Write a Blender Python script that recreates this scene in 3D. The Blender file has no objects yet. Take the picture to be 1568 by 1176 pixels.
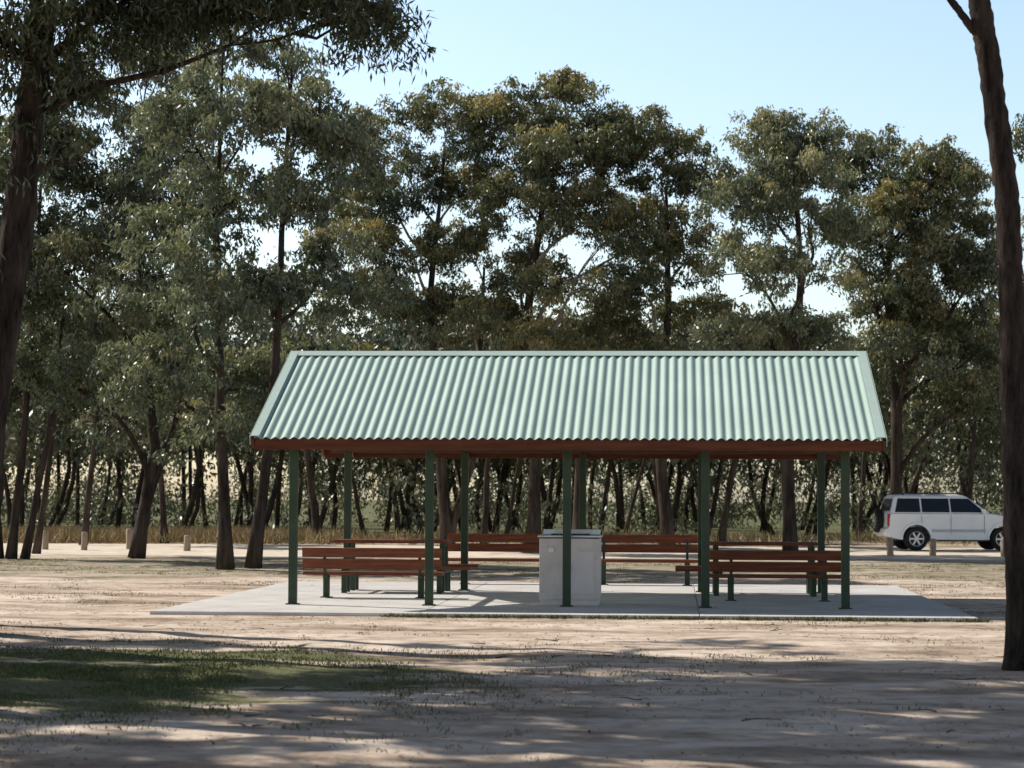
import bpy, math, random
import numpy as np
from mathutils import Vector, Matrix
sc=bpy.context.scene
RNG=np.random.default_rng(7); random.seed(7)
rad=math.radians
SUN=np.array([-1.0,0.6,1.0]); 

# ---------------------------------------------------------------- materials
def new_mat(name):
    m=bpy.data.materials.new(name); m.use_nodes=True
    nt=m.node_tree; b=nt.nodes["Principled BSDF"]
    return m,nt,b
def N(nt,t,**k):
    n=nt.nodes.new(t)
    for a,v in k.items(): setattr(n,a,v)
    return n
def noise(nt,scale,detail=4,rough=.55,coord='Object',vec=None,mapscale=None):
    n=N(nt,'ShaderNodeTexNoise'); n.inputs['Scale'].default_value=scale
    n.inputs['Detail'].default_value=detail; n.inputs['Roughness'].default_value=rough
    tc=N(nt,'ShaderNodeTexCoord'); src=tc.outputs[coord] if vec is None else vec
    if mapscale:
        mp=N(nt,'ShaderNodeMapping'); mp.inputs['Scale'].default_value=mapscale
        nt.links.new(src,mp.inputs['Vector']); src=mp.outputs[0]
    nt.links.new(src,n.inputs['Vector']); return n
def ramp(nt,src,stops):
    r=N(nt,'ShaderNodeValToRGB'); e=r.color_ramp.elements
    while len(e)<len(stops): e.new(.5)
    for i,(p,c) in enumerate(stops):
        e[i].position=p; e[i].color=(c[0],c[1],c[2],1) if hasattr(c,'__len__') else (c,c,c,1)
    nt.links.new(src,r.inputs[0]); return r
def mix(nt,fac,a,b,mode='MIX'):
    m=N(nt,'ShaderNodeMix',data_type='RGBA',blend_type=mode)
    for s,v in ((m.inputs[0],fac),(m.inputs[6],a),(m.inputs[7],b)):
        if isinstance(v,bpy.types.NodeSocket): nt.links.new(v,s)
        elif hasattr(v,'__len__'): s.default_value=(v[0],v[1],v[2],1)
        else: s.default_value=v
    return m.outputs[2]
def bump(nt,b,h,strength=.3,dist=.02):
    bp=N(nt,'ShaderNodeBump'); bp.inputs['Strength'].default_value=strength; bp.inputs['Distance'].default_value=dist
    nt.links.new(h,bp.inputs['Height']); nt.links.new(bp.outputs[0],b.inputs['Normal'])
def simple(name,c,rough=.6,metal=0,var=.15,scale=6,bumpv=0.1,mapscale=None,spec=.4):
    m,nt,b=new_mat(name)
    n=noise(nt,scale,4,.6,mapscale=mapscale)
    r=ramp(nt,n.outputs[0],[(.3,[x*(1-var) for x in c]),(.7,[min(1,x*(1+var)) for x in c])])
    nt.links.new(r.outputs[0],b.inputs['Base Color'])
    b.inputs['Roughness'].default_value=rough; b.inputs['Metallic'].default_value=metal
    b.inputs['Specular IOR Level'].default_value=spec
    if bumpv: bump(nt,b,n.outputs[0],bumpv,.01)
    return m

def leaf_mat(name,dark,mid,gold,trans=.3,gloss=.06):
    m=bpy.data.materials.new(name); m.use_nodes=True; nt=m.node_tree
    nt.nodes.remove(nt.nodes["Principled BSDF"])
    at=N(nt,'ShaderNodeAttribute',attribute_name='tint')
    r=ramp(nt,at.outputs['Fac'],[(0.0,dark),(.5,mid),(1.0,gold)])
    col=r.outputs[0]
    d=N(nt,'ShaderNodeBsdfDiffuse'); nt.links.new(col,d.inputs[0])
    sh=d.outputs[0]
    if gloss:
        g=N(nt,'ShaderNodeBsdfGlossy'); g.inputs['Roughness'].default_value=.42; g.inputs[0].default_value=(.95,.95,.92,1)
        m1=N(nt,'ShaderNodeMixShader'); m1.inputs[0].default_value=gloss
        nt.links.new(sh,m1.inputs[1]); nt.links.new(g.outputs[0],m1.inputs[2]); sh=m1.outputs[0]
    if trans:
        t=N(nt,'ShaderNodeBsdfTranslucent')
        c2=mix(nt,1.0,col,(1.0,1.0,.65),'MULTIPLY'); nt.links.new(c2,t.inputs[0])
        ms=N(nt,'ShaderNodeMixShader'); ms.inputs[0].default_value=trans
        nt.links.new(sh,ms.inputs[1]); nt.links.new(t.outputs[0],ms.inputs[2]); sh=ms.outputs[0]
    nt.links.new(sh,nt.nodes['Material Output'].inputs[0])
    return m
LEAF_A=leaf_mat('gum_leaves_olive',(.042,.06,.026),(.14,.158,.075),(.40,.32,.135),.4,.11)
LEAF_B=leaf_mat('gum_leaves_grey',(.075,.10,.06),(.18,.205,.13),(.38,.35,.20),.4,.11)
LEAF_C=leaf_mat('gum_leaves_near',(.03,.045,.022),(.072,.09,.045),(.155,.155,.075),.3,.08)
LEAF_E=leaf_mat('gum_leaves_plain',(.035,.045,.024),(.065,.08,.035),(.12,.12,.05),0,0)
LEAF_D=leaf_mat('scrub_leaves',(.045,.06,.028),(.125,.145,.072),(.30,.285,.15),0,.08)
GRASSM=leaf_mat('grass_blades',(.075,.09,.035),(.14,.15,.06),(.28,.25,.13),0,0)
DRYM=leaf_mat('dry_grass_blades',(.25,.18,.09),(.38,.29,.16),(.5,.4,.24),0,0)
LITTER=leaf_mat('leaf_litter_mat',(.07,.045,.03),(.15,.10,.07),(.28,.21,.15),0,0)

def bark_mat(name,c1,c2,scale=3):
    m,nt,b=new_mat(name)
    n=noise(nt,scale,6,.75,mapscale=(1,1,.18))
    r=ramp(nt,n.outputs[0],[(.36,c1),(.64,c2)])
    nt.links.new(r.outputs[0],b.inputs['Base Color']); b.inputs['Roughness'].default_value=.9
    b.inputs['Specular IOR Level'].default_value=.12
    bump(nt,b,n.outputs[0],1.0,.08); return m
BARK_D=bark_mat('bark_dark',(.012,.009,.008),(.085,.062,.05),9)
BARK_M=bark_mat('bark_brown',(.02,.015,.012),(.10,.075,.06),4)
BARK_L=bark_mat('bark_pale',(.16,.14,.12),(.46,.41,.36),3)

# ---------------------------------------------------------------- mesh helpers
def link(o,parent=None):
    sc.collection.objects.link(o)
    if parent: o.parent=parent
    return o
def empty(name,loc=(0,0,0),rotz=0):
    e=bpy.data.objects.new(name,None); e.location=loc; e.rotation_euler=(0,0,rotz); e.empty_display_size=.3
    return link(e)
def mesh_obj(name,verts,faces,mat,parent=None,smooth=False):
    me=bpy.data.meshes.new(name); me.from_pydata([tuple(v) for v in verts],[],faces); me.update()
    if mat: me.materials.append(mat)
    if smooth: me.polygons.foreach_set('use_smooth',[True]*len(me.polygons))
    return link(bpy.data.objects.new(name,me),parent)
def box(name,cx,cy,cz,sx,sy,sz,mat,parent=None,bev=.008,rot=None):
    v=[(x*sx/2,y*sy/2,z*sz/2) for x in(-1,1) for y in(-1,1) for z in(-1,1)]
    f=[(0,1,3,2),(4,6,7,5),(0,4,5,1),(2,3,7,6),(0,2,6,4),(1,5,7,3)]
    o=mesh_obj(name,v,f,mat,parent); o.location=(cx,cy,cz)
    if rot: o.rotation_euler=rot
    if bev:
        md=o.modifiers.new('b','BEVEL'); md.width=bev; md.segments=2
    return o
class Tubes:
    def __init__(s): s.v=[]; s.f=[]
    def add(s,pts,rads,sides=7,rough=0.0):
        pts=[Vector(p) for p in pts]; base=len(s.v)
        for i,p in enumerate(pts):
            d=(pts[min(i+1,len(pts)-1)]-pts[max(i-1,0)]); 
            if d.length<1e-6: d=Vector((0,0,1))
            d.normalize()
            a=d.cross(Vector((0.13,1,0.07))); 
            if a.length<.1: a=d.cross(Vector((1,0,0)))
            a.normalize(); b=d.cross(a)
            for k in range(sides):
                t=2*math.pi*k/sides; rr=rads[i]*(1+rough*random.uniform(-1,1))
                s.v.append(p+a*math.cos(t)*rr+b*math.sin(t)*rr)
        for i in range(len(pts)-1):
            for k in range(sides):
                k2=(k+1)%sides
                s.f.append((base+i*sides+k,base+i*sides+k2,base+(i+1)*sides+k2,base+(i+1)*sides+k))
        s.f.append(tuple(base+(len(pts)-1)*sides+k for k in range(sides)))
        s.f.append(tuple(base+k for k in reversed(range(sides))))
def wob(p0,p1,n,amp,sag=0):
    p0=Vector(p0);p1=Vector(p1);L=(p1-p0).length; out=[]
    a=Vector([random.uniform(-1,1) for _ in range(3)]);b=Vector([random.uniform(-1,1) for _ in range(3)])
    for i in range(n+1):
        t=i/n; q=p0.lerp(p1,t)+ (a*math.sin(math.pi*t)+b*math.sin(2*math.pi*t)*.6)*amp*L
        q.z+=math.sin(math.pi*t)*sag*L
        out.append(q)
    return out

def leaf_mesh(name,cent,L,W,tint,mat,parent=None,droop=.8,rng=RNG,up=False):
    n=len(cent)
    d=rng.normal(size=(n,3))*.55; d[:,2]+= (1 if up else -1)*droop
    d/=np.linalg.norm(d,axis=1)[:,None]
    s=np.cross(d,rng.normal(size=(n,3))); s/=np.linalg.norm(s,axis=1)[:,None]+1e-9
    l=(L*rng.uniform(.65,1.35,n))[:,None]; w=(W*rng.uniform(.7,1.3,n))[:,None]
    v=np.empty((n,4,3),dtype=np.float32)
    v[:,0]=cent; v[:,1]=cent+d*l*.45+s*w*.5; v[:,2]=cent+d*l; v[:,3]=cent+d*l*.45-s*w*.5
    me=bpy.data.meshes.new(name)
    me.vertices.add(n*4); me.vertices.foreach_set('co',v.ravel())
    me.loops.add(n*4); me.loops.foreach_set('vertex_index',np.arange(n*4,dtype=np.int32))
    me.polygons.add(n); me.polygons.foreach_set('loop_start',np.arange(0,n*4,4,dtype=np.int32))
    me.update(calc_edges=True)
    a=me.attributes.new('tint','FLOAT','FACE'); a.data.foreach_set('value',np.clip(tint,0,1).astype(np.float32))
    me.materials.append(mat)
    return link(bpy.data.objects.new(name,me),parent)

def blocked(p,r):
    """foliage culled to let sun reach the shelter roof and the dirt in front"""
    x,y,z=p
    if z>3.5:
        for zz in (2.6,4.1):
            lx=x+(z-zz)*1.0; ly=y-(z-zz)*.6
            if -5.2-r<lx<6.6+r and 33.2-r<ly<42.4+r: return True
    lx=x+z; ly=y-.6*z
    if -3.0<lx<8 and 24.4<ly<33.0 and random.random()<.93: return True
    if -6<lx<-2 and 31<ly<36 and random.random()<.7: return True
    return False

def make_tree(name,trunks,lobes,mat,seed,L=.145,W=.054,dens=1.2,cr=(.35,.7),bark=BARK_M,limb=None,tintbias=0.0,twig=.5,sides=9,drop=.75,seg=4,rough=.07,lr=.13):
    rng=np.random.default_rng(seed); random.seed(seed)
    root=empty(name,(trunks[0][0][0],trunks[0][0][1],0)); ox,oy=trunks[0][0][0],trunks[0][0][1]
    T=Tubes(); Tl=Tubes()
    dense=[]
    for tr in trunks:
        pts=[];rs=[]
        for i in range(len(tr)-1):
            a=tr[i];b=tr[i+1];m=seg
            for k in range(m):
                t=k/m
                pts.append(Vector((a[0]+(b[0]-a[0])*t,a[1]+(b[1]-a[1])*t,a[2]+(b[2]-a[2])*t))+Vector((random.uniform(-1,1),random.uniform(-1,1),0))*a[3]*.2*4/seg)
                rs.append(a[3]+(b[3]-a[3])*t)
        pts.append(Vector(tr[-1][:3]));rs.append(tr[-1][3])
        rs[0]*=1.45; rs[1]*=1.1
        T.add(pts,rs,sides,rough); dense.append((pts,rs))
    cents=[];tints=[]
    for (cx,cy,cz,rx,ry,rz,n) in lobes:
        best=None
        for pts,rs in dense:
            for p,r in zip(pts,rs):
                hd=math.hypot(p.x-cx,p.y-cy); want=cz-.35*rz-drop*hd
                sco=abs(p.z-want)+.4*hd+(3 if p.z>cz-.2 else 0)
                if best is None or sco<best[0]: best=(sco,p,r)
        p,r=best[1],best[2]
        end=Vector((cx,cy,cz+rz*.1))
        lp=wob(p,end,7,.09,.05); r0=min(r*.6,lr)
        Tl.add(lp,[r0+(0.022-r0)*(i/7)**.8 for i in range(8)],6,.05)
        lobe_t=rng.normal(0,.09)
        for _ in range(n):
            u=rng.normal(size=3);u/=np.linalg.norm(u)
            if u[2]<-.2 and rng.random()<.7:u[2]=-u[2]
            q=rng.uniform(.2,1)**.5
            c=np.array([cx+u[0]*q*rx,cy+u[1]*q*ry,cz+u[2]*q*rz])
            c[2]=max(c[2],.5)
            R=rng.uniform(*cr)
            if blocked(c,R*.9): continue
            if rng.random()<twig:
                k=lp[random.randint(3,7)]
                Tl.add(wob(k,c,4,.12,.04),[.026,.02,.016,.011,.006],4)
            m=int(dens*430*(R/.6)**2*rng.uniform(.5,1.35))
            sub=rng.normal(size=(9,3))*np.array([R*.55,R*.55,R*.34])
            sub[:,2]-=(sub[:,0]**2+sub[:,1]**2)/R*.35
            idx=rng.integers(0,9,m)
            o=sub[idx]+rng.normal(size=(m,3))*np.array([R*.2,R*.2,R*.14])
            cents.append(c+o)
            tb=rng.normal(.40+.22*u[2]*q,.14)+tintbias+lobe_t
            tints.append(tb+.4*o[:,2]/R+rng.normal(size=m)*.16)  # new-growth gold, plus sunlit tops and dark undersides put into the tint
    off=np.array([ox,oy,0])
    for TT,nm,mt in((T,'trunk',bark),(Tl,'limbs',limb or bark)):
        if TT.v: mesh_obj(nm,[v-Vector(off) for v in TT.v],TT.f,mt,root,True)
    if cents:
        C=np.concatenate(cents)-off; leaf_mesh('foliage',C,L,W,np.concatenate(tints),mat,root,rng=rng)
    return root

# ---------------------------------------------------------------- ground
def ground_mat():
    m,nt,b=new_mat('dirt_ground')
    g=N(nt,'ShaderNodeNewGeometry'); P=g.outputs['Position']
    sep=N(nt,'ShaderNodeSeparateXYZ'); nt.links.new(P,sep.inputs[0])
    n1=noise(nt,.35,4,.6,vec=P); n2=noise(nt,2.6,5,.6,vec=P); n3=noise(nt,26,3,.7,vec=P); n4=noise(nt,.8,5,.62,vec=P,mapscale=(.35,1,1))
    dirt=ramp(nt,n4.outputs[0],[(.34,(.33,.245,.18)),(.47,(.57,.45,.35)),(.62,(.80,.67,.545))]).outputs[0]
    speck=ramp(nt,n3.outputs[0],[(.33,(.72,.67,.62)),(.46,(1,1,1))]).outputs[0]
    dirt=mix(nt,.5,dirt,speck,'MULTIPLY')
    fine=ramp(nt,n2.outputs[0],[(.36,(.55,.49,.44)),(.53,(1.0,1.0,1.0))]).outputs[0]
    dirt=mix(nt,.7,dirt,fine,'MULTIPLY')
    grass=ramp(nt,n3.outputs[0],[(.3,(.07,.08,.03)),(.5,(.145,.15,.065)),(.7,(.30,.26,.15))]).outputs[0]
    def math_(op,a,bb):
        q=N(nt,'ShaderNodeMath',operation=op)
        for i,v in enumerate((a,bb)):
            if isinstance(v,bpy.types.NodeSocket): nt.links.new(v,q.inputs[i])
            else: q.inputs[i].default_value=v
        return q.outputs[0]
    yn=math_('ADD',sep.outputs[1],math_('MULTIPLY',math_('SUBTRACT',n1.outputs[0],.5),14))
    yr=math_('DIVIDE',yn,120)
    prof=ramp(nt,yr,[(0,.1),(.14,.1),(.30,.0),(.36,.05),(.42,.36),(.5,.38),(.56,.15),(.72,.3),(.8,.4),(1,.6)]).outputs[0]
    dx=math_('DIVIDE',math_('ADD',sep.outputs[0],5.0),4.9); dy=math_('DIVIDE',math_('SUBTRACT',sep.outputs[1],21.5),4.4)
    dd=math_('ADD',math_('MULTIPLY',dx,dx),math_('MULTIPLY',dy,dy))
    dd=math_('ADD',dd,math_('MULTIPLY',math_('SUBTRACT',n4.outputs[0],.5),2.8))
    patch=ramp(nt,dd,[(.4,.6),(1.0,0)]).outputs[0]
    mask=math_('MAXIMUM',prof,patch)
    cov=math_('SUBTRACT',math_('ADD',mask,n2.outputs[0]),.62)
    cov=ramp(nt,cov,[(.1,0),(.4,1)]).outputs[0]
    col=mix(nt,cov,dirt,grass)
    nt.links.new(col,b.inputs['Base Color']); b.inputs['Roughness'].default_value=.95; b.inputs['Specular IOR Level'].default_value=.1
    h=math_('ADD',n2.outputs[0],math_('MULTIPLY',n3.outputs[0],.2))
    bump(nt,b,h,.7,.07)
    return m
GM=ground_mat()
xs=np.concatenate([[-900,-400,-150,-80,-40],np.arange(-24,24.1,.4),[40,80,150,400,900]])
ys=np.concatenate([[-300,-80,-20],np.arange(0,60.1,.35),[65,70,76,84,95,120,160,250,500,1200]])
from mathutils import noise as mn
def gz(x,y):
    if abs(x)>24 or y<1 or y>60: return 0
    a=mn.fractal(Vector((x*.5,y*.5,0)),1.0,2.0,3)*.04+mn.noise(Vector((x*1.9,y*2.4,3)))*.014
    e=min(1,max(0,(24-abs(x))/4))*min(1,(60-y)/5)*min(1,(y-1)/3)
    if -6.5<x<9.5 and 29.5<y<47: 
        k=max(0,max(-x-5.5, x-8.5,31-y,y-46)); a=min(a*min(1,k),0.0)-.005
    return a*e
V=[(float(x),float(y),gz(float(x),float(y))) for y in ys for x in xs]; nx=len(xs)
F=[(j*nx+i,j*nx+i+1,(j+1)*nx+i+1,(j+1)*nx+i) for j in range(len(ys)-1) for i in range(nx-1)]
mesh_obj('ground',V,F,GM,None,True)
rm=simple('sand_road',(.70,.59,.46),.95,0,.25,1.2,.4)
V=[];F=[]
for i in range(90):
    x=-60+i*1.6; a=mn.noise(Vector((x*.35,0,0)))*.9; b_=mn.noise(Vector((x*.3,9,0)))*1.1
    V+= [(x,64.5+a-.02*x,.006),(x,70,.02),(x,80.5+b_,.006)]
    if i: k=3*i; F+=[(k-3,k,k+1,k-2),(k-2,k+1,k+2,k-1)]
mesh_obj('dirt_road',V,F,rm,None,True)

def scatter_pts(n,fn):
    out=[]
    while len(out)<n:
        p=fn()
        if p is not None: out.append(p)
    return np.array(out)
def tufts(name,centres,per,spread,h,w,mat,tb=.5):
    c=np.repeat(centres,per,axis=0); c[:,:2]+=RNG.normal(size=(len(c),2))*spread
    t=np.repeat(RNG.normal(tb,.2,len(centres)),per)+RNG.normal(size=len(c))*.12
    c[:,2]-=.01
    return leaf_mesh(name,c,h,w,t,mat,up=True,droop=1.0)
def inslab(x,y):
    dx=x-.85;dy=y-34.84; lx=dx*.997-dy*.0724; ly=dx*.0724+dy*.997
    return -6.0<lx<6.0 and -2.5<ly<9.7
def f_patch():
    x=random.gauss(-5,2.5);y=random.gauss(21.5,2.3)
    if mn.noise(Vector((x*.8,y*.8,2)))<-.05: return None
    return (x,y,gz(x,y))
def f_wide():
    x=random.uniform(-14,14);y=random.uniform(18,62)
    if inslab(x,y) or mn.noise(Vector((x*.35,y*.35,5)))<(.25 if y<44 else .0): return None
    return (x,y,gz(x,y))
def f_edge():
    lx=random.uniform(-2.5,6.0);ly=-2.47-abs(random.gauss(0,.1))
    return (.85+lx*.997+ly*.0724,34.84-lx*.0724+ly*.997,0)
tufts('grass',np.concatenate([scatter_pts(5200,f_patch),scatter_pts(3000,f_wide)]),8,.07,.045,.010,GRASSM,.45)
tufts('grass_edging',scatter_pts(420,f_edge),9,.04,.06,.012,GRASSM,.35)
def f_dry():
    x=random.uniform(-26,24);y=random.uniform(81,94)
    if x>-6 and random.random()<.9: return None
    if 11<x<19 and y<84: return None
    return (x,y,0)
tufts('dry_grass',scatter_pts(2200,f_dry),10,.22,.5,.05,DRYM,.5)
pl=[]
for _ in range(24000):
    x=random.uniform(-9,9);y=random.uniform(13,46)
    if mn.noise(Vector((x*.5,y*.7,1)))<-.05: continue
    z=.052 if inslab(x,y) else gz(x,y)+.008
    if inslab(x,y) and random.random()<.96: continue
    pl.append((x,y,z))
pl=np.array(pl)
lit=leaf_mesh('leaf_litter',pl,.065,.02,RNG.uniform(0,1,len(pl)),LITTER,droop=.0)
co=np.empty(len(lit.data.vertices)*3,dtype=np.float32); lit.data.vertices.foreach_get('co',co); co=co.reshape(-1,4,3)
base=co[:,0:1,2]; co[:,:,2]=base+(co[:,:,2]-base)*.15+np.abs(co[:,:,2]-base)*.1; lit.data.vertices.foreach_set('co',co.ravel())
TS=Tubes(); random.seed(3)
for _ in range(60):
    x=random.uniform(-8,8);y=random.uniform(15,31); a=random.uniform(0,math.pi); l=random.uniform(.1,.35)
    z=gz(x,y)+.01
    TS.add(wob((x,y,z),(x+math.cos(a)*l,y+math.sin(a)*l,z),3,.05),[.006,.005,.004,.002],5)
mesh_obj('fallen_twigs',TS.v,TS.f,BARK_M,None,True)

# ---------------------------------------------------------------- shelter
YAW=-rad(4.15)
SH=empty('picnic_shelter',(.85,34.84,0),YAW)
ZS=.045
def conc():
    m,nt,b=new_mat('concrete_slab'); n=noise(nt,1.2,5,.6); n2=noise(nt,30,3,.6)
    r=ramp(nt,n.outputs[0],[(.3,(.54,.505,.465)),(.7,(.74,.705,.66))]); r2=ramp(nt,n2.outputs[0],[(.3,(.86,.86,.86)),(.7,(1,1,1))])
    nt.links.new(mix(nt,1,r.outputs[0],r2.outputs[0],'MULTIPLY'),b.inputs['Base Color']); b.inputs['Roughness'].default_value=.85
    bump(nt,b,n2.outputs[0],.2,.004); return m
CONC=conc()
slab=empty('concrete_slab',(.85,34.84,0),YAW)
gx=[-5.9,-2.0,2.0,5.9]; gy=[-2.4,1.6,5.6,9.6]
for i in range(3):
    for j in range(3):
        box('panel',(gx[i]+gx[i+1])/2,(gy[j]+gy[j+1])/2,ZS/2-.05,gx[i+1]-gx[i]-.012,gy[j+1]-gy[j]-.012,ZS+.1,CONC,slab,.006)
GREEN=simple('green_painted_steel',(.043,.066,.038),.5,0,.15,4,.03,None,.25)
TIMB=simple('red_timber_fascia',(.12,.038,.018),.65,0,.35,5,.2,(.3,3,3),.2)
TIMB2=simple('stained_timber_planks',(.17,.046,.018),.55,0,.45,7,.2,(.25,4,4),.3)
TIMB3=simple('rafter_timber',(.10,.05,.03),.7,0,.25,5,.2)
def roofm():
    m,nt,b=new_mat('pale_green_steel'); n=noise(nt,1.5,4,.6,mapscale=(1,.25,1)); 
    r=ramp(nt,n.outputs[0],[(.3,(.43,.555,.49)),(.7,(.50,.62,.555))])
    nt.links.new(r.outputs[0],b.inputs['Base Color']); b.inputs['Roughness'].default_value=.6; b.inputs['Specular IOR Level'].default_value=.25
    return m
ROOF=roofm()
FLASH=simple('green_flashing',(.51,.63,.565),.55,0,.05,3,0)
HL=4.73; YE0,YE1=-.65,6.45; YM=2.9; ZE,ZR=2.585,4.09
def sheet(name,ye):
    ribs=66; per=8; n=ribs*per; V=[];F=[]
    prof=[0,.6,1,1,.6,0,-.6,-.6]
    for i in range(n+1):
        x=-HL+2*HL*i/n; h=.020*prof[i%per]
        V.append((x,ye,ZE+h));V.append((x,YM,ZR+h))
        if i: k=2*i; F.append((k-2,k,k+1,k-1))
    o=mesh_obj(name,V,F,ROOF,SH)
    s=o.modifiers.new('s','SOLIDIFY'); s.thickness=.004
    return o
sheet('roof_sheet_front',YE0); sheet('roof_sheet_rear',YE1)
slope=math.atan2(ZR-ZE,YM-YE0); Ls=math.hypot(ZR-ZE,YM-YE0)
cap=[]
for x in(-HL-.05,HL+.05):
    for y,z in((-.16,-.16*math.tan(slope)+.045),(-.02,.05),(0,.062),(.02,.05),(.16,-.16*math.tan(slope)+.045)): cap.append((x,YM+y,ZR+z-.012))
mesh_obj('ridge_cap',cap,[(i,i+5,i+6,i+1) for i in range(4)],FLASH,SH).modifiers.new('s','SOLIDIFY').thickness=.006
for sx in(-1,1):
    for sg,ye in((1,YE0),(-1,YE1)):
        cy=(ye+YM)/2;cz=(ZE+ZR)/2
        box('barge_flashing',sx*(HL-.02),cy,cz+.038,.13,Ls+.02,.012,FLASH,SH,.003,(sg*slope,0,0))
        box('barge_flashing_side',sx*(HL+.058),cy,cz-.035,.008,Ls+.02,.14,FLASH,SH,.002,(sg*slope,0,0))
        box('barge_board',sx*(HL+.02),cy,cz-.10,.045,Ls-.04,.15,TIMB,SH,.004,(sg*slope,0,0))
for ye,s in((YE0,1),(YE1,-1)):
    box('fascia_beam',0,ye+s*.05,ZE-.095,2*HL-.02,.045,.15,TIMB,SH,.004)
px=[-4.22,-2.11,0,2.11,4.22]
for y in(0,5.8):
    for x in px:
        box('post',x,y,ZS+(2.5-ZS)/2,.125,.125,2.5-ZS,GREEN,SH,.008)
        box('post_base_plate',x,y,ZS+.008,.2,.2,.016,GREEN,SH,.003)
    box('top_plate',0,y,2.5+.08,2*HL-.4,.09,.16,TIMB3,SH,.004)
for x in px:
    for sg,ye in((1,YE0),(-1,YE1)):
        box('rafter',x,(ye+YM)/2,(ZE+ZR)/2-.13,.05,Ls-.12,.13,TIMB3,SH,.003,(sg*slope,0,0))
    box('tie_beam',x+.055,YM,2.74,.045,5.7,.14,TIMB3,SH,.003)
    box('king_post',x-.05,YM,3.4,.05,.1,1.1,TIMB3,SH,.003)
for k in range(1,5):
    t=k/5
    for ye in(YE0,YE1):
        box('purlin',0,ye+(YM-ye)*t,ZE+(ZR-ZE)*t-.05,2*HL-.1,.045,.05,TIMB3,SH,.002)

# ---------------------------------------------------------------- furniture
def slabloc(lx,ly):
    return (.85+lx*.997+ly*.0724, 34.84-lx*.0724+ly*.997, ZS)
def bench(lx0,lx1,ly,face=1,seat=.42,top=.82):
    L=lx1-lx0; e=empty('park_bench',slabloc((lx0+lx1)/2,ly),YAW)
    s=face
    for k in range(3):
        box('seat_plank_%d'%(k+1),0,s*(.08+k*.135),seat-.02,L,.12,.055,TIMB2,e,.006)
    box('backrest_plank_1',0,-s*.055,top-.075,L,.045,.155,TIMB2,e,.006,(s*rad(8),0,0))
    box('backrest_plank_2',0,-s*.03,top-.26,L,.045,.155,TIMB2,e,.006,(s*rad(8),0,0))
    for i,x in enumerate((-L/2+.35*L/2.2,L/2-.35*L/2.2)):
        box('leg_%d'%(i+1),x,s*.2,(seat-.04)/2,.1,.1,seat-.04,GREEN,e,.006)
        box('seat_bracket_%d'%(i+1),x,s*.2,seat-.073,.06,.42,.05,GREEN,e,.004)
        box('back_bracket_%d'%(i+1),x,-s*.005,seat+.14,.05,.03,.48,GREEN,e,.004,(s*rad(8),0,0))
        box('foot_%d'%(i+1),x,s*.2,.006,.18,.22,.012,GREEN,e,.002)
bench(-4.45,-2.15,2.3,1); bench(2.2,4.42,2.3,1)
bench(-2.75,-.5,9.1,-1,.48,.95); bench(-.1,2.25,9.1,-1,.48,.95)
def table(lx0,lx1,ly,h=.90,seat=.46,ext=(.25,.25)):
    L=lx1-lx0; e=empty('picnic_table',slabloc((lx0+lx1)/2,ly),YAW)
    for k in range(5): box('top_plank_%d'%(k+1),0,(k-2)*.155,h-.02,L,.145,.055,TIMB2,e,.006)
    for s,nm in((-1,'near'),(1,'far')):
        for k in range(2): box('seat_%s_%d'%(nm,k+1),(ext[1]-ext[0])/2,s*(.66+k*.14),seat-.02,L+ext[0]+ext[1],.13,.055,TIMB2,e,.006)
    for i,x in enumerate((-L/2+.25,L/2-.1)):
        for s in(-1,1):
            box('leg_%d'%(i*2+(s+1)//2+1),x,s*.30,h/2-.03,.09,.09,h-.07,GREEN,e,.005,(s*rad(8),0,0))
            box('seat_post_%d'%(i*2+(s+1)//2+1),x,s*.72,(seat-.05)/2,.09,.09,seat-.05,GREEN,e,.005)
        box('cross_bar_%d'%(i+1),x+.08,0,seat-.08,.05,1.66,.06,GREEN,e,.004)
        box('top_bearer_%d'%(i+1),x,0,h-.075,.06,.74,.05,GREEN,e,.004)
table(-4.3,-2.3,5.0,ext=(.1,.45)); table(2.1,4.1,5.0,ext=(.45,.1))
BLK=simple('rendered_blockwork',(.74,.64,.58),.85,0,.12,5,.25)
STEEL=simple('stainless_steel',(.5,.5,.5),.35,.9,.08,8,.02)
DARK=simple('dark_gap',(.03,.03,.03),.7,0,.1,8,0)
bb=empty('barbecue',slabloc(.02,.85),YAW)
box('plinth',0,0,.04,.90,.86,.08,BLK,bb,.006)
box('body',0,0,.555,.93,.9,.95,BLK,bb,.012)
box('dark_strip',0,0,1.037,.88,.85,.014,DARK,bb,0)  # thin dark strip between body and benchtop
box('benchtop',0,0,1.062,.98,.95,.036,STEEL,bb,.008)
box('hotplate',-.0,0,1.088,.6,.5,.014,DARK,bb,.003)
box('splash_back',0,.44,1.12,.9,.02,.08,STEEL,bb,.003)
box('cabinet_door',.18,-.457,.5,.40,.012,.66,simple('door_panel',(.76,.67,.62),.5,0,.06,3,0),bb,.004)
box('door_handle',.02,-.475,.58,.02,.025,.12,STEEL,bb,.004)
box('control_button',-.28,-.458,.85,.09,.014,.09,STEEL,bb,.004)
BOL=simple('weathered_timber',(.34,.25,.18),.9,0,.3,7,.4,(3,3,.6))
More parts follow.
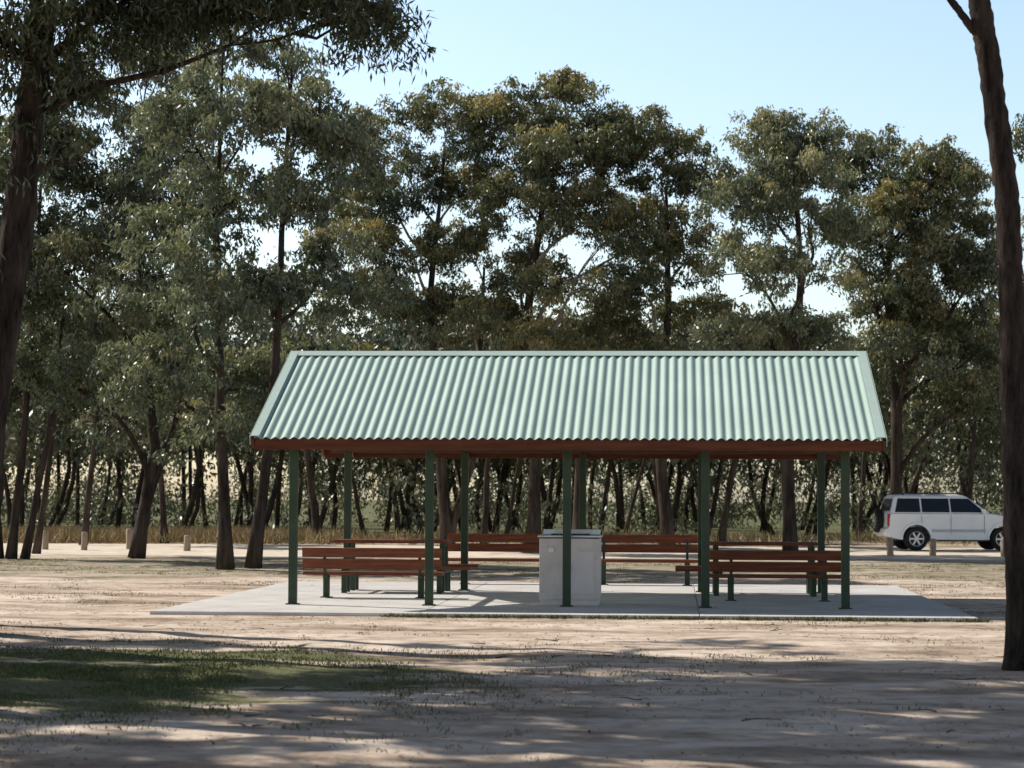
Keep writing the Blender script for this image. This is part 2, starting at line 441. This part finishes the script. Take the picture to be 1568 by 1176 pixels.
for (x,y,h,r,t) in ((-14.5,71,.6,.1,0),(-13.2,70.5,.58,.1,2),(-12.05,72,.66,.11,-2),(-9.95,70,.5,.11,3),(-18.2,71,.55,.1,1),(11.4,68.6,.55,.1,-3),(12.75,69,.52,.1,2),(14.7,68,.56,.11,0),(16.6,68.4,.55,.1,1)):
    T=Tubes();T.add([(0,0,-.1),(0,0,.1),(0,0,h-.03),(0,0,h)],[r,r*1.02,r*.98,r*.8],10,.04)
    o=mesh_obj('timber_bollard',T.v,T.f,BOL,None,True); o.location=(x,y,0); o.rotation_euler=(rad(t),rad(t*.7),0)

# ---------------------------------------------------------------- car
def car(loc,rz):
    e=empty('parked_car',loc,rz)
    m,nt,b=new_mat('white_car_paint'); n=noise(nt,2,2); r=ramp(nt,n.outputs[0],[(.3,(.78,.79,.81)),(.7,(.84,.85,.87))])
    nt.links.new(r.outputs[0],b.inputs['Base Color']); b.inputs['Roughness'].default_value=.3; b.inputs['Coat Weight'].default_value=.6; b.inputs['Coat Roughness'].default_value=.08
    P=m
    GL=simple('tinted_glass',(.012,.014,.017),.08,0,.05,2,0,spec=.8)
    BK=simple('black_plastic',(.02,.02,.02),.6,0,.1,5,0)
    TY=simple('tyre_rubber',(.018,.018,.018),.85,0,.1,9,0)
    RIM=simple('alloy_rim',(.5,.5,.52),.3,.8,.05,5,0)
    RED=simple('tail_light_red',(.45,.02,.015),.2,0,.05,5,0)
    CL=simple('head_light',(.7,.72,.75),.1,.3,.05,5,0)
    MG=simple('moulding_grey',(.5,.5,.52),.5)
    def arch(cx,r,z0,n=12):
        a0=math.asin((z0-.39)/r); out=[]
        for i in range(n+1):
            a=a0+(math.pi-2*a0)*i/n
            out.append((cx+r*math.cos(a),.39+r*math.sin(a)))
        return out
    prof=[(-2.38,.46),(-2.45,.60),(-2.44,.72),(-2.38,.78),(-2.37,1.1),(-2.34,1.24),(1.02,1.24),(1.30,1.20),(1.95,1.10),(2.22,1.0),(2.31,.82),(2.40,.70),(2.41,.5),(2.28,.36)]
    prof+=arch(1.45,.47,.36)+arch(-1.45,.47,.36)+[(-2.1,.38)]
    n=len(prof); V=[]
    def slice_(y,inset):
        out=[]
        for(x,z) in prof:
            zz=z; xx=x
            if z>1.0: zz=z-inset*.6
            if abs(x)>2.0: xx=x*(1-inset*.25)
            out.append((xx,y,zz))
        return out
    S=[(-.925,.14),(-.93,.06),(-.86,0),(-.5,-.03),(.5,-.03),(.86,0),(.93,.06),(.925,.14)]
    for y,ins in S: V+=slice_(y,ins*.9)
    F=[]
    for k in range(len(S)-1):
        for i in range(n):
            j=(i+1)%n; F.append((k*n+i,k*n+j,(k+1)*n+j,(k+1)*n+i))
    F.append(tuple(reversed(range(n)))); F.append(tuple((len(S)-1)*n+i for i in range(n)))
    mesh_obj('body_shell',V,F,P,e)
    R=[(-2.33,1.08,.86,1.19),(-2.30,1.0,.855,1.26),(-2.16,.33,.70,1.76),(-2.05,.18,.64,1.835),(-1.8,-.1,.5,1.865)]
    V=[];F=[]
    for(x0,x1,y,z) in R: V+=[(x0,-y,z),(x1,-y,z),(x1,y,z),(x0,y,z)]
    for k in range(len(R)-1):
        for i in range(4): F.append((4*k+i,4*k+(i+1)%4,4*k+4+(i+1)%4,4*k+4+i))
    F.append(tuple(4*(len(R)-1)+i for i in range(4)))
    o=mesh_obj('cabin',V,F,P,e); md=o.modifiers.new('b','BEVEL');md.width=.035;md.segments=3
    def sy(z): return .855-(z-1.26)/.5*.155+.006
    zb,zt=1.265,1.72
    for nm,(a,b_,c,d) in {'quarter_window':(-2.16,-1.30,-1.32,-2.04),'rear_door_window':(-1.25,-.32,-.34,-1.26),'front_door_window':(-.27,.86,.34,-.29)}.items():
        for s in(-1,1):
            v=[(a,s*sy(zb),zb),(b_,s*sy(zb),zb),(c,s*sy(zt),zt),(d,s*sy(zt),zt)]
            mesh_obj(nm,v,[(0,1,2,3)],GL,e)
    mesh_obj('windscreen',[(.992,-.76,1.30),(.992,.76,1.30),(.40,.62,1.72),(.40,-.62,1.72)],[(0,1,2,3)],GL,e)
    mesh_obj('rear_window',[(-2.30,-.7,1.31),(-2.30,.7,1.31),(-2.19,.6,1.70),(-2.19,-.6,1.70)],[(0,1,2,3)],GL,e)
    def wheel(x,y,sgn,name='wheel',flat=False,z=.39):
        w=empty(name,(x,y,z)); w.parent=e; w.rotation_euler=(0,0,math.pi/2 if flat else 0)
        prf=[(.24,.0),(.25,-.01),(.30,-.012),(.365,.0),(.39,.03),(.39,.2),(.365,.235),(.25,.235)]
        V=[];F=[];m_=28;q=len(prf)
        for k in range(m_):
            a=2*math.pi*k/m_
            for(r,d) in prf: V.append((r*math.cos(a),-sgn*d,r*math.sin(a)))
        for k in range(m_):
            for i in range(q-1):
                k2=(k+1)%m_; F.append((k*q+i,k*q+i+1,k2*q+i+1,k2*q+i))
        mesh_obj('tyre',V,F,TY,w,True)
        V=[(0,-sgn*.07,0)]+[(.245*math.cos(2*math.pi*k/m_),-sgn*.03,.245*math.sin(2*math.pi*k/m_)) for k in range(m_)]
        mesh_obj('wheel_dish',V,[(0,1+k,1+(k+1)%m_) for k in range(m_)],BK,w)
        for k in range(6):
            a=2*math.pi*k/6; c,s_=math.cos(a),math.sin(a)
            box('spoke_%d'%(k+1),.13*c,-sgn*.02,.13*s_,.24,.02,.065,RIM,w,.006,(0,-a,0))
        T=Tubes();T.add([(0,-sgn*.05,0),(0,sgn*.005,0)],[.06,.05],14);mesh_obj('hub',T.v,T.f,RIM,w)
        V=[];F=[]
        for k in range(m_):
            a=2*math.pi*k/m_
            for r,d in((.225,-.02),(.228,.008),(.25,.008)): V.append((r*math.cos(a),sgn*d,r*math.sin(a)))
        for k in range(m_):
            k2=(k+1)%m_
            for i in range(2): F.append((3*k+i,3*k+i+1,3*k2+i+1,3*k2+i))
        mesh_obj('rim_ring',V,F,RIM,w,True)
    for x in(-1.45,1.45):
        for s in(-1,1): wheel(x,s*.915,s)
    wheel(-2.62,.1,1,'spare_wheel',True,z=.97)
    box('underbody',0,0,.42,4.2,1.4,.2,BK,e,.02)
    for s in(-1,1):
        box('roof_rail',-.85,s*.66,1.89,2.2,.035,.03,BK,e,.01)
        for x in(-1.85,.15): box('rail_foot',x,s*.66,1.865,.08,.035,.05,BK,e,.005)
        box('side_step',0,s*.90,.33,1.85,.16,.04,BK,e,.01)
        box('door_moulding',-.03,s*.937,.66,1.8,.014,.09,MG,e,.004)
        box('side_mirror',.78,s*.99,1.3,.12,.2,.16,P,e,.03)
        for x in(-1.05,-.12): box('door_handle',x,s*.94,1.06,.18,.03,.035,P,e,.008)
        for x in(-.3,.82,-1.28): box('door_gap',x,s*.9355,.86 if x!=-1.28 else 1.0,.01,.006,.62 if x!=-1.28 else .3,BK,e,0)
        box('tail_light',-2.35,s*.84,1.0,.09,.15,.42,RED,e,.02)
        box('head_light',2.17,s*.72,.93,.22,.3,.16,CL,e,.03)
        for cx in(-1.45,1.45):
            V=[];F=[]
            for i,(ax,az) in enumerate(arch(cx,.47,.37,14)):
                a=math.atan2(az-.39,ax-cx)
                V+=[(ax,s*.955,az),(ax+.07*math.cos(a),s*.95,az+.07*math.sin(a)),(ax+.09*math.cos(a),s*.92,az+.09*math.sin(a)),(ax,s*.85,az)]
                if i: k=4*i; F+=[(k-4,k,k+1,k-3),(k-3,k+1,k+2,k-2),(k-1,k+3,k,k-4)]
            mesh_obj('arch_flare',V,F,P,e,False)
    box('front_bumper',2.36,0,.58,.14,1.76,.26,P,e,.05); box('rear_bumper',-2.42,0,.62,.14,1.8,.22,P,e,.04)
    box('grille',2.31,0,.88,.05,.8,.16,BK,e,.02)
    return e
car((14.75,76.2,0.02),rad(4))

# ---------------------------------------------------------------- trees
def lobs(D,lst,n=12,seed=1,dd=1.5):
    r=random.Random(seed); return [(x+r.uniform(-.2,.2),D+r.uniform(-dd,dd),z,rx*1.05,rx*1.15,rz*1.05,int(n*rx*rz/2*r.uniform(.7,1.25))) for (x,z,rx,rz) in lst]
NN=22
make_tree('gum_tree',[[(.6,70,0,.22),(.8,70,3.5,.18),(.4,70,7,.14),(.9,70,10.5,.09),(1.2,70,13,.04)]],
  lobs(70,[(1.7,13.75,1.9,1.3),(.1,13.2,1.7,1.35),(3.2,12.6,1.5,1.4),(.2,11.0,1.7,1.2),(2.4,10.3,1.5,1.2),(.3,8.6,1.5,1.1),(2.3,8.1,1.6,1.1),(1.2,6.2,1.6,.9),(3.3,6.6,1.2,1.0),(3.6,9.3,1.1,.9),(1.3,12.0,1.6,1.0),(2.6,11.6,1.2,.9)],seed=2,n=NN),LEAF_A,11,bark=BARK_M,limb=BARK_L,tintbias=.12)
make_tree('gum_tree',[[(-2.0,72,0,.19),(-2.3,72,4,.16),(-2.6,72,8,.11),(-2.2,72,12.6,.04)],[(-2.0,72,.3,.13),(-1.2,72,3,.11),(-1.0,72,6.5,.08),(-.9,72,9,.04)]],
  lobs(72,[(-2.0,13.7,1.7,1.3),(-3.2,12.1,1.5,1.3),(-4.6,13.1,1.5,1.2),(-4.9,11.2,1.4,1.2),(-3.6,9.6,1.4,1.0),(-1.6,9.6,1.2,1.0),(-2.6,7.6,1.5,1.0),(-4.4,7.9,1.5,1.1),(-.9,7.2,1.3,.9),(-3.5,5.6,1.6,1.0),(-1.5,11.5,1.3,1.0),(-5.3,9.6,1.2,1.0)],seed=3,n=NN),LEAF_A,12,limb=BARK_L,tintbias=.1)
make_tree('gum_tree',[[(4.9,71,0,.2),(4.6,71,4,.17),(4.9,71,8,.11),(4.8,71,11.5,.04)]],
  lobs(71,[(4.8,12.4,1.5,1.2),(6.0,11.2,1.1,1.0),(4.3,10.3,1.4,1.1),(5.6,9.3,1.4,1.1),(4.0,8.0,1.2,1.0),(5.8,7.3,1.4,1.0),(4.4,6.0,1.4,.9),(6.4,5.6,1.3,.9)],seed=4,n=NN),LEAF_A,13,limb=BARK_L,tintbias=.02)
make_tree('gum_tree',[[(8.1,66,0,.18),(8.0,66,4,.15),(8.4,66,8,.1),(8.2,66,12,.04)]],
  lobs(66,[(7.5,12.0,1.1,1.2),(9.0,11.9,1.4,1.2),(7.2,10.2,1.2,1.2),(8.8,9.9,1.4,1.2),(6.5,8.3,1.2,1.1),(8.3,7.8,1.4,1.1),(7.4,6.3,1.4,1.0),(9.5,6.3,1.2,1.0),(6.0,6.2,1.2,.9),(8.0,10.9,1.2,.9)],seed=5,n=NN),LEAF_B,14,limb=BARK_M,tintbias=.15)
# big tree standing behind the parked car
Q=1.25
make_tree('gum_tree',[[(14.1,84,0,.24),(14.2,84,5,.2),(13.9,84,10,.13),(14.2,84,14,.05)]],
  lobs(84,[(x*Q,(z-1.7)*Q+1.7,rx*Q,rz*Q) for (x,z,rx,rz) in [(10.7,11.6,1.4,1.2),(12.3,10.9,1.4,1.2),(13.4,9.7,1.1,1.2),(10.6,9.5,1.4,1.1),(12.2,8.9,1.4,1.1),(13.6,8.0,1.2,1.1),(10.5,7.7,1.4,1.1),(12.3,7.0,1.5,1.1),(13.8,6.1,1.3,1.1),(11.2,5.8,1.4,1.0),(13.6,4.6,1.2,.9),(11.6,10.2,1.2,.9)]],seed=6,n=NN*.75,dd=2),LEAF_A,15,L=.18,W=.066,cr=(.45,.85),dens=.85,limb=BARK_M,tintbias=.05)
make_tree('gum_tree',[[(15.2,63,0,.2),(15.4,63,5,.16),(15.0,63,10,.07)]],
  lobs(63,[(14.9,11.3,1.2,1.3),(15.6,9.2,1.5,1.3),(14.6,7.0,1.2,1.2),(15.8,5.5,1.5,1.2),(15.1,4.3,1.0,.8)],seed=7,n=NN),LEAF_A,16)
make_tree('gum_tree',[[(-6.7,53.5,0,.16),(-6.85,53.5,3.5,.12),(-7.0,53.5,8,.07),(-6.9,53.5,12.2,.03)]],
  lobs(53.5,[(-6.9,12.2,.9,1.1),(-6.3,10.4,1.1,1.0),(-7.8,10.5,1.0,1.1),(-7.0,8.6,1.2,1.0),(-8.3,8.0,1.1,1.0),(-7.5,6.5,1.3,1.0),(-6.7,4.6,1.2,.8),(-8.3,4.8,1.1,.8),(-7.0,3.6,1.0,.6)],seed=8,n=NN),LEAF_B,17)
make_tree('gum_tree',[[(-6.1,54,0,.15),(-5.7,54,3.5,.12),(-5.5,54,8,.07),(-5.3,54,12,.03)]],
  lobs(54.5,[(-5.5,11.9,.8,.9),(-4.7,10.5,1.1,1.0),(-4.1,9.4,1.1,1.0),(-5.3,8.6,1.2,1.0),(-4.2,7.1,1.2,1.0),(-5.6,6.5,1.2,1.0),(-4.8,5.1,1.2,.8)],seed=9,n=NN),LEAF_B,18)
make_tree('gum_tree',[[(-10.2,62,0,.18),(-9.7,62,3,.15),(-10.2,62,7,.1),(-10,62,11,.04)],[(-10.0,62,1.2,.1),(-9.1,62,4,.08),(-8.8,62,6,.04)]],
  lobs(61,[(-9.9,11.3,1.3,1.2),(-11.3,10.0,1.4,1.3),(-8.7,9.6,1.4,1.2),(-10.2,8.2,1.5,1.1),(-11.9,7.4,1.3,1.2),(-8.6,6.9,1.3,1.0),(-10.4,5.9,1.5,1.0),(-12.3,5.0,1.2,1.0),(-9.2,4.4,1.2,.8),(-9.4,13.2,1.3,1.2)],seed=10,n=NN),LEAF_B,19)
make_tree('gum_tree',[[(-13.4,61,0,.12),(-13.1,61,3,.1),(-12.8,61,8,.06),(-12.7,61,11,.03)],[(-13.0,61,0,.1),(-12.4,61,3.5,.08),(-12.0,61,7,.04)],[(-13.7,61,0,.1),(-14,61,4,.08),(-14.2,61,8,.03)]],
  lobs(61,[(-12.8,11.0,1.4,1.3),(-14.1,9.2,1.3,1.3),(-12.5,8.2,1.3,1.2),(-13.7,6.6,1.4,1.2),(-12.7,4.9,1.2,.9),(-14.6,4.6,1.2,1.0),(-12.2,12.6,1.3,1.1)],seed=11,n=NN),LEAF_A,20,tintbias=-.1)
# near left tree
make_tree('eucalyptus_tree',[[(-6.62,28,0,.27),(-6.45,28,2.6,.225),(-6.1,28,5.2,.20),(-5.85,28,7.8,.17),(-5.8,28,10,.12),(-5.4,28,13,.05)],
   [(-5.95,28,6.35,.06),(-5.2,27.9,6.75,.045),(-4.3,27.9,6.95,.034),(-3.5,27.8,7.25,.02)],[(-5.9,28,7.0,.06),(-5.2,28,7.6,.05),(-4.6,28,8.4,.03)]],
  [(-4.9,27.6,7.6,1.1,.9,.6,36),(-3.6,27.4,7.7,1.0,.9,.55,34),(-2.4,27.6,7.75,.9,.9,.5,28),(-1.75,27.8,7.5,.45,.5,.35,9),(-6.3,28,7.2,.8,.9,.8,24),(-5.6,28,6.7,.6,.8,.6,14),
   (-5.4,28.6,5.9,.6,.7,.5,8),(-6.6,28.3,5.6,.6,.8,.7,14),(-6.4,29,4.0,.7,.8,.8,10),
   (-5,28,9.6,2.0,2.0,1.0,40),(-2.8,27.5,9.6,1.8,1.8,.9,34),(-6.8,27,9.8,1.6,1.8,1.1,30),(-4.6,26.5,11.8,2.2,2,1.1,30),(-6.9,28,4.4,.5,.8,.6,7)],LEAF_C,21,L=.13,W=.03,dens=.85,cr=(.3,.5),bark=BARK_D,limb=BARK_D,tintbias=-.05,twig=.8,sides=20,drop=.22,seg=14,rough=.09,lr=.05)
# near right tree
make_tree('eucalyptus_tree',[[(5.17,23,0,.17),(5.09,23,1.9,.135),(5.06,23,3.8,.125),(5.02,23,4.8,.12),(4.86,23,6.1,.115),(4.74,23,6.85,.11),(4.7,23,8.5,.09),(4.9,23,10.5,.05)],
   [(4.82,23,6.35,.05),(4.68,23,6.5,.042),(4.42,23,6.85,.036),(4.1,23,7.5,.028),(3.9,23,8.4,.015)]],
  [(4.4,22.6,9.9,1.6,1.6,.9,34),(5.9,23,10.6,1.5,1.6,1.0,30),(3.8,23.4,8.9,.8,.9,.5,8)],LEAF_C,22,L=.13,W=.032,dens=.9,cr=(.32,.5),bark=BARK_D,limb=BARK_D,sides=20,drop=.3,seg=14,rough=.1,lr=.05)
# trees standing left of the view; their high crowns dapple the foreground
for k,(x,y,h) in enumerate([(-13.8,29.5,10.5),(-9.6,25,10.5),(-7.4,21,10),(-15.3,25,11),(-8.2,30.5,12.5),(-11.5,20,10.5),(-5.2,18.5,10),(-6.4,25.5,11)]):
    r=random.Random(40+k)
    make_tree('eucalyptus_tree',[[(x,y,0,.24),(x+.2,y,h*.4,.18),(x+.1,y,h*.75,.1),(x+.3,y,h,.04)]],
      [(x+r.uniform(-3.2,4.2),y+r.uniform(-2.6,2.6),max(h*r.uniform(.8,1.05),8.5),2.0,.65,.35,11) for _ in range(9)],LEAF_E,50+k,L=.2,W=.07,dens=1.1,cr=(.3,.55),bark=BARK_D,drop=.3,lr=.08)

# ---------------------------------------------------------------- distant forest & scrub
def mass(name,cl,L,W,dens,mat,tb,seed):
    rng=np.random.default_rng(seed); C=[];T=[]
    for (x,y,z,R) in cl:
        m=int(dens*R*R*rng.uniform(.7,1.3)); sub=rng.normal(size=(5,3))*R*np.array([.6,.6,.42]); i=rng.integers(0,5,m)
        o=sub[i]+rng.normal(size=(m,3))*R*np.array([.3,.3,.22]); c=np.array([x,y,z])+o; c[:,2]=np.abs(c[:,2])
        C.append(c);T.append(rng.normal(tb,.2)+.3*o[:,2]/R+rng.normal(size=m)*.13)  # clump tops golder, undersides darker: light from above put into the tint
    return leaf_mesh(name,np.concatenate(C),L,W,np.concatenate(T),mat,rng=rng)
r=random.Random(5); cl=[]; TT=Tubes(); random.seed(9)
for _ in range(125):
    y=r.uniform(94,132); x=r.uniform(-.30,.32)*y; left=x<-.09*y
    h=(r.uniform(9.5,13.0) if left else r.uniform(7.8,11.0))*y/105
    w=r.uniform(1.8,3.0); ln=r.uniform(-2,2)
    TT.add(wob((x,y,0),(x+ln,y,h*.8),6,.06),[.15*r.uniform(.6,1.1),.12,.10,.09,.07,.05,.03],6,.05)
    for k in range(21):
        t=r.random()**.8; z=h*(.33+.63*t); ww=w*(1-.5*abs(t-.45))
        cl.append((x+ln*t+r.gauss(0,ww*.6),y+r.gauss(0,ww*.6),z,r.uniform(.65,1.2)))
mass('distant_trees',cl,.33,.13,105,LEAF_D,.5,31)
mesh_obj('distant_tree_trunks',TT.v,TT.f,BARK_M,None,True)
cl=[]
for _ in range(420):
    y=r.uniform(88,116); x=r.uniform(-.32,.34)*y; z=r.uniform(.3,2.4)
    if mn.noise(Vector((x*.16,y*.16,0)))>-.02: continue
    if 10<x<20 and y<89: continue
    cl.append((x,y,z,r.uniform(.45,1.0)))
for _ in range(480):
    y=r.uniform(128,172); x=r.uniform(-.32,.34)*y; cl.append((x,y,r.uniform(.3,6.5),r.uniform(1.0,1.8)))
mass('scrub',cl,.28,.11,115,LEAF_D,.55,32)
for (px_,D,lean,rr) in [(490,84,-.6,.16),(560,92,-.9,.09),(742,83,.2,.13),(775,87,.7,.08),(818,80,.1,.15),(888,78,.05,.24),(1018,84,-.5,.13),(1104,82,.7,.14),(955,90,1.1,.08),(625,96,.5,.09),(1205,78,-.2,.10),(1315,92,.3,.12),(60,66,.5,.1),(130,78,.4,.12),(255,82,-.3,.12),(1480,90,.3,.12)]:
    x=(px_-784)/3484*D; random.seed(px_)
    make_tree('gum_tree',[[(x,D,0,rr),(x+lean*.6,D,2.6,rr*.85),(x+lean*1.2,D,5,rr*.6),(x+lean*1.5,D,7.5,rr*.25)]],
      [(x+lean*1.2+random.uniform(-1.4,1.4),D+random.uniform(-1,1),random.uniform(4.2,7.6),1.4,1.4,.9,10) for _ in range(4)],LEAF_D,int(100+px_),L=.24,W=.085,dens=.5,tintbias=.08,sides=7,rough=.12)

# ---------------------------------------------------------------- light, sky, camera
w=bpy.data.worlds.new('World'); sc.world=w; w.use_nodes=True
nt=w.node_tree; bg=nt.nodes['Background']; sky=nt.nodes.new('ShaderNodeTexSky'); sky.sky_type='NISHITA'; sky.sun_disc=False
el=math.asin(SUN[2]/np.linalg.norm(SUN)); az=math.atan2(SUN[0],SUN[1])
sky.sun_elevation=el; sky.sun_rotation=az % (2*math.pi); sky.air_density=1.0; sky.dust_density=1.3; sky.ozone_density=1.2
# elevation ramp dims the sky overhead to deepen ground shade; horizon stays bright
tc=nt.nodes.new('ShaderNodeTexCoord'); sp=nt.nodes.new('ShaderNodeSeparateXYZ'); nt.links.new(tc.outputs['Generated'],sp.inputs[0])
rp=nt.nodes.new('ShaderNodeValToRGB'); e=rp.color_ramp.elements; e.new(.5);e.new(.5)
for i,(p,c) in enumerate([(0,(1,.98,.96)),(.25,(1.0,1.0,1.0)),(.42,(.30,.30,.31)),(1,(.16,.16,.17))]): e[i].position=p; e[i].color=(*c,1)
nt.links.new(sp.outputs[2],rp.inputs[0])
mx=nt.nodes.new('ShaderNodeMix'); mx.data_type='RGBA'; mx.blend_type='MULTIPLY'; mx.inputs[0].default_value=1
nt.links.new(sky.outputs[0],mx.inputs[6]); nt.links.new(rp.outputs[0],mx.inputs[7])
sc2=nt.nodes.new('ShaderNodeVectorMath'); sc2.operation='SCALE'; sc2.inputs['Scale'].default_value=1.75
nt.links.new(mx.outputs[2],sc2.inputs[0]); nt.links.new(sc2.outputs[0],bg.inputs[0]); bg.inputs[1].default_value=.12
L=bpy.data.lights.new('sun','SUN'); L.energy=5.0; L.angle=rad(.5); L.color=(1,.955,.88)
so=link(bpy.data.objects.new('sun',L)); so.rotation_euler=Vector(tuple(-SUN)).to_track_quat('-Z','Y').to_euler()
cam=bpy.data.cameras.new('camera'); cam.lens=80; cam.sensor_width=36; cam.clip_end=3000; cam.clip_start=.1
cam.dof.use_dof=True; cam.dof.focus_distance=36; cam.dof.aperture_fstop=3.2
co=link(bpy.data.objects.new('camera',cam))
co.matrix_world=Matrix.Translation((0,0,1.7))@Matrix.Rotation(rad(90+2.86),4,'X')@Matrix.Rotation(rad(.28),4,'Z')
sc.camera=co
sc.view_settings.view_transform='Standard'; sc.view_settings.look='None'; sc.view_settings.exposure=0
print('faces',sum(len(o.data.polygons) for o in bpy.data.objects if o.type=='MESH'))
